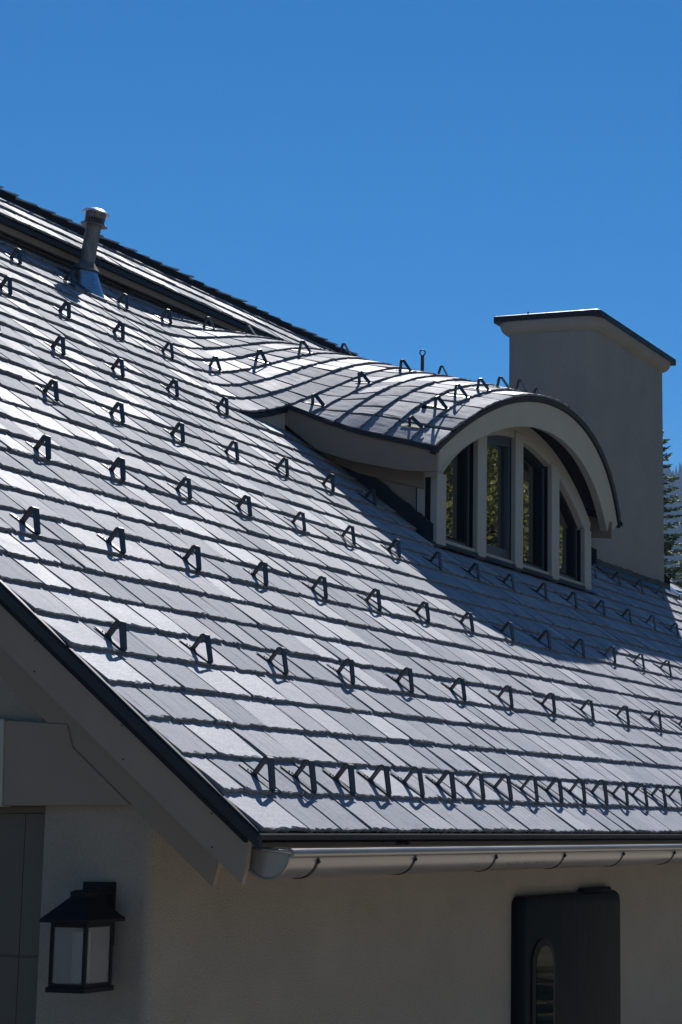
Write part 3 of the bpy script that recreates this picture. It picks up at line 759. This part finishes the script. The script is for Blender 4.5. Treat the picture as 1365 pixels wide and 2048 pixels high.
cpart(rloft('slot_glass', [(3.74, 3.965, -1.70, -.612, .636), (3.74, 3.965, -1.70, -.612, .6325)], DGLASS, .10))

# ------------------------------------------------------------------ ground, hills, trees
def ground_mat():
    m, t, b = M('dry_grass', (.1, .1, .06), .95, 0, .1)
    v = coords(t); n = nd(t, 'ShaderNodeTexNoise', Scale=.35, Detail=8.0, Roughness=.7); t.links.new(v, n.inputs['Vector'])
    t.links.new(ramp(t, n.outputs[0], [(.3, (.07, .085, .04)), (.55, (.16, .14, .09)), (.75, (.24, .21, .15))]), b.inputs['Base Color'])
    t.links.new(bump(t, n.outputs[0], .4, .1), b.inputs['Normal']); return m
m = MB(); m.add([(-1500, -1500, GZ), (3000, -1500, GZ), (3000, 3000, GZ), (-1500, 3000, GZ)], [(0, 1, 2, 3)])
g = m.build('ground', ground_mat()); tag(g, 'dry grassy ground around the house', kind='structure')
def pav_mat():
    m, t, b = M('drive_paving', (.32, .29, .25), .85, 0, .2)
    v = coords(t); n = nd(t, 'ShaderNodeTexNoise', Scale=3.0, Detail=8.0, Roughness=.7); t.links.new(v, n.inputs['Vector'])
    t.links.new(ramp(t, n.outputs[0], [(.3, (.36, .32, .27)), (.7, (.46, .42, .36))]), b.inputs['Base Color']); return m  # unseen paving, tone raised to bounce warm light onto the walls
m = MB(); m.box((-16, -9, GZ-.1), (GX+13, YW-.8, GZ+.02)); m.build('driveway', pav_mat()); tag(bpy.data.objects['driveway'], 'unseen concrete driveway in front of the house, made pale for warm bounce light', kind='structure')

def leaf_mat(name, ca, cb):
    m, t, b = M(name, ca, .55, 0, .35)
    at = t.nodes.new('ShaderNodeAttribute'); at.attribute_name = 'tone'
    t.links.new(ramp(t, at.outputs['Fac'], [(0, ca), (1, cb)]), b.inputs['Base Color'])
    tr = nd(t, 'ShaderNodeBsdfTranslucent'); t.links.new(ramp(t, at.outputs['Fac'], [(0, tuple(c*1.4 for c in ca)), (1, tuple(c*1.5 for c in cb))]), tr.inputs['Color'])
    mx = t.nodes.new('ShaderNodeMixShader'); mx.inputs[0].default_value = .3
    t.links.new(b.outputs[0], mx.inputs[1]); t.links.new(tr.outputs[0], mx.inputs[2]); t.links.new(mx.outputs[0], t.nodes['Material Output'].inputs['Surface'])
    return m
LEAF = leaf_mat('broad_leaf', (.045, .07, .016), (.42, .42, .13))
NEEDLE = leaf_mat('needle_leaf', (.022, .04, .018), (.07, .09, .03))
BARK = paint_material('bark', (.09, .065, .05), .9, .3, .2, 0, (3, 3, .5))
def broad_tree(loc, H, R, label, seed, n=26000, shape=1.0, group=None):
    rr = random.Random(seed); t = empty('broadleaf_tree', loc); tag(t, label, 'tree', group)
    m = MB(); m.tube([(0, 0, 0), (.1, .05, H*.3), (-.05, .1, H*.6), (0, 0, H*.9)], [.22, .17, .1, .03], 10)
    for i in range(12):
        a = rr.uniform(0, 6.28); z0 = H*rr.uniform(.25, .75); l = R*rr.uniform(.5, .9)
        m.tube([(0, 0, z0), (l*.5*math.cos(a), l*.5*math.sin(a), z0+l*.35), (l*math.cos(a), l*math.sin(a), z0+l*.6)], [.07, .045, .015], 6)
    m.build('trunk', BARK, t)
    cl = []
    for i in range(70):
        a = rr.uniform(0, 6.28); z = rr.uniform(.22, 1.0); prof_ = math.sin(math.pi*min(1, max(.05, (z-.12)/.9)))**.6
        q = R*prof_*math.sqrt(rr.uniform(.1, 1)); cl.append((q*math.cos(a), q*math.sin(a), H*z*.95, rr.uniform(.35, .85)*R*.42, rr.random()))
    vs = []; fs = []; tn = []
    for i in range(n):
        c = rr.choice(cl); d = Vector((rr.gauss(0, 1), rr.gauss(0, 1), rr.gauss(0, .8))).normalized()*c[3]*rr.uniform(.55, 1.05)
        p = Vector(c[:3])+d; s = rr.uniform(.04, .10)
        u = Vector((rr.gauss(0, 1), rr.gauss(0, 1), rr.gauss(0, .6))).normalized(); v = u.orthogonal().normalized()
        v = (v*math.cos(1.3*i)+u.cross(v)*math.sin(1.3*i))
        b = len(vs); vs += [p-u*s, p+v*s*.5, p+u*s, p-v*s*.5]; fs.append((b, b+1, b+2, b+3)); tn.append(min(1, max(0, .55*c[4]+.45*rr.random())))
    obj('crown', vs, fs, LEAF, t, tone=tn); return t
def conifer(loc, H, R, label, seed, whorls=34, group=None, s0=.05):
    rr = random.Random(seed); t = empty('conifer', loc); tag(t, label, 'tree', group)
    m = MB(); m.tube([(0, 0, 0), (0, 0, H*.5), (0, 0, H)], [H*.018, H*.011, .008], 9); m.build('trunk', BARK, t)
    vs = []; fs = []; tn = []; mb = MB()
    for w_ in range(whorls):
        f = w_/whorls; z = H*(.12+.86*f)
        for bnum in range(rr.randint(5, 7)):
            a = rr.uniform(0, 6.28); L_ = R*(1-f)**.8*rr.uniform(.7, 1.1)+.06
            d = Vector((math.cos(a), math.sin(a), 0)); droop = rr.uniform(.05, .3)
            pt = lambda q: Vector((0, 0, z))+d*(L_*q)+Vector((0, 0, L_*(-droop*q+.42*droop*q*q*2+.12*q)))
            mb.tube([pt(0), pt(.5), pt(1)], [.012, .008, .003], 4, False)
            nb_ = int(22+L_*60)
            for j in range(nb_):
                q = rr.uniform(.12, 1.03); p = pt(q); sp = (1-q)*.30*L_+.05
                side = d.cross(zz)*rr.choice((-1, 1)); tip = (d*rr.uniform(.4, 1)+side*rr.uniform(.2, 1.1)+zz*rr.uniform(-.25, .35)).normalized()
                p2 = p+side*rr.uniform(0, sp); l = rr.uniform(.7, 1.5)*s0*1.6; wv = tip.cross(Vector((rr.gauss(0, 1), rr.gauss(0, 1), rr.gauss(0, 1)))).normalized()*s0*.28
                b = len(vs); vs += [p2-wv, p2+tip*l*.5-wv*1.3, p2+tip*l, p2+tip*l*.5+wv*1.3]; fs.append((b, b+1, b+2, b+3)); tn.append(rr.random())
    br = mb.build('branches', BARK, t); br['kind'] = 'stuff'; obj('crown', vs, fs, NEEDLE, t, tone=tn); return t
def at_px(px, py, dist):
    d = fw+rt*((px-1124.7)/3717.5)+cu*((1024-py)/3717.5); return CAM+d*dist
p = at_px(1302, 1100, 30); conifer((p.x, p.y, GZ), at_px(1302, 800, 30).z-GZ, 1.75, 'dark green conifer behind the right edge of the chimney', 3, 58)
p = at_px(1395, 1120, 34); conifer((p.x, p.y, GZ), at_px(1395, 1010, 34).z-GZ, 2.0, 'shorter bushy conifer growing right of the chimney near the roof end', 5, 50)
for i, (loc, H, R, lb) in enumerate((
        ((21.5, -5.4, GZ), 11, 2.6, 'leafy tree in the side garden nearest the house, mirrored in the dormer glass'),
        ((26.0, -6.2, GZ), 12.0, 3.0, 'tall leafy tree in the middle of the side garden row'),
        ((30.5, -6.0, GZ), 13.0, 3.2, 'leafy tree at the far end of the side garden row'),
        ((23.0, -12.5, GZ), 11.0, 3.3, 'leafy tree furthest from the house, front of the garden row'))):
    broad_tree(loc, H, R, lb, 20+i)
# hills with a far conifer forest
def hill_h(az, dist):     # az degrees relative to the heading, positive to the right
    top = 170+9*noise.noise(Vector((az*.10, 3.1, 0)))+7*noise.noise(Vector((az*.7, 1.7, 0)))
    f = sstep(330, 900, dist); return GZ+top*f*(.97+.1*noise.noise(Vector((az*.3, dist*.006, 5))))
def hp(az, dist):
    a = PSI-rad(az); return Vector((CAM.x+dist*math.cos(a), CAM.y+dist*math.sin(a), hill_h(az, dist)))
azs = lin(-40, 60, 101); ds = lin(300, 1150, 30)
vs = [hp(a, d) for d in ds for a in azs]; na = len(azs)
fs = [(j*na+i, j*na+i+1, (j+1)*na+i+1, (j+1)*na+i) for j in range(len(ds)-1) for i in range(na-1)]
hm, ht_, hb = M('hill_soil', (.09, .085, .06), .95, 0, .1)
h = fix(obj('hills', vs, fs, hm)); tag(h, 'hazy blue forested mountain side beyond the chimney', kind='structure')
fr_ = random.Random(5); vs = []; fs = []; tn = []
for i in range(9000):
    az = fr_.uniform(1, 9) if i < 6500 else fr_.uniform(-12, 25); d = fr_.uniform(420, 960); p = hp(az, d)
    H = fr_.uniform(6, 15); R = H*.16; b = len(vs)
    if fr_.random() < .25: continue
    vs += [p+Vector((0, 0, H))]+[p+Vector((R*math.cos(q*1.2566), R*math.sin(q*1.2566), H*.08)) for q in range(5)]
    fs += [(b, b+1+q, b+1+(q+1) % 5) for q in range(5)]; tn += [fr_.random()]*5
fo = obj('forest', vs, fs, NEEDLE, tone=tn); tag(fo, 'far conifer forest covering the mountain side', kind='stuff')
bpy.context.view_layer.update()

# the air: closed box round the camera and everything built
def haze():
    me_ = MB(); me_.box((-1700, -1700, GZ-1), (3200, 3200, 215)); o = me_.build('haze', None)
    mt = bpy.data.materials.new('haze_air'); mt.use_nodes = True; t = mt.node_tree; t.nodes.clear()
    v = t.nodes.new('ShaderNodeVolumePrincipled'); v.inputs['Color'].default_value = (.38, .62, 1, 1); v.inputs['Density'].default_value = .0004
    out = t.nodes.new('ShaderNodeOutputMaterial'); t.links.new(v.outputs[0], out.inputs['Volume']); o.data.materials.append(mt)
    tag(o, 'thin blue haze in the mountain air', kind='stuff')
haze()
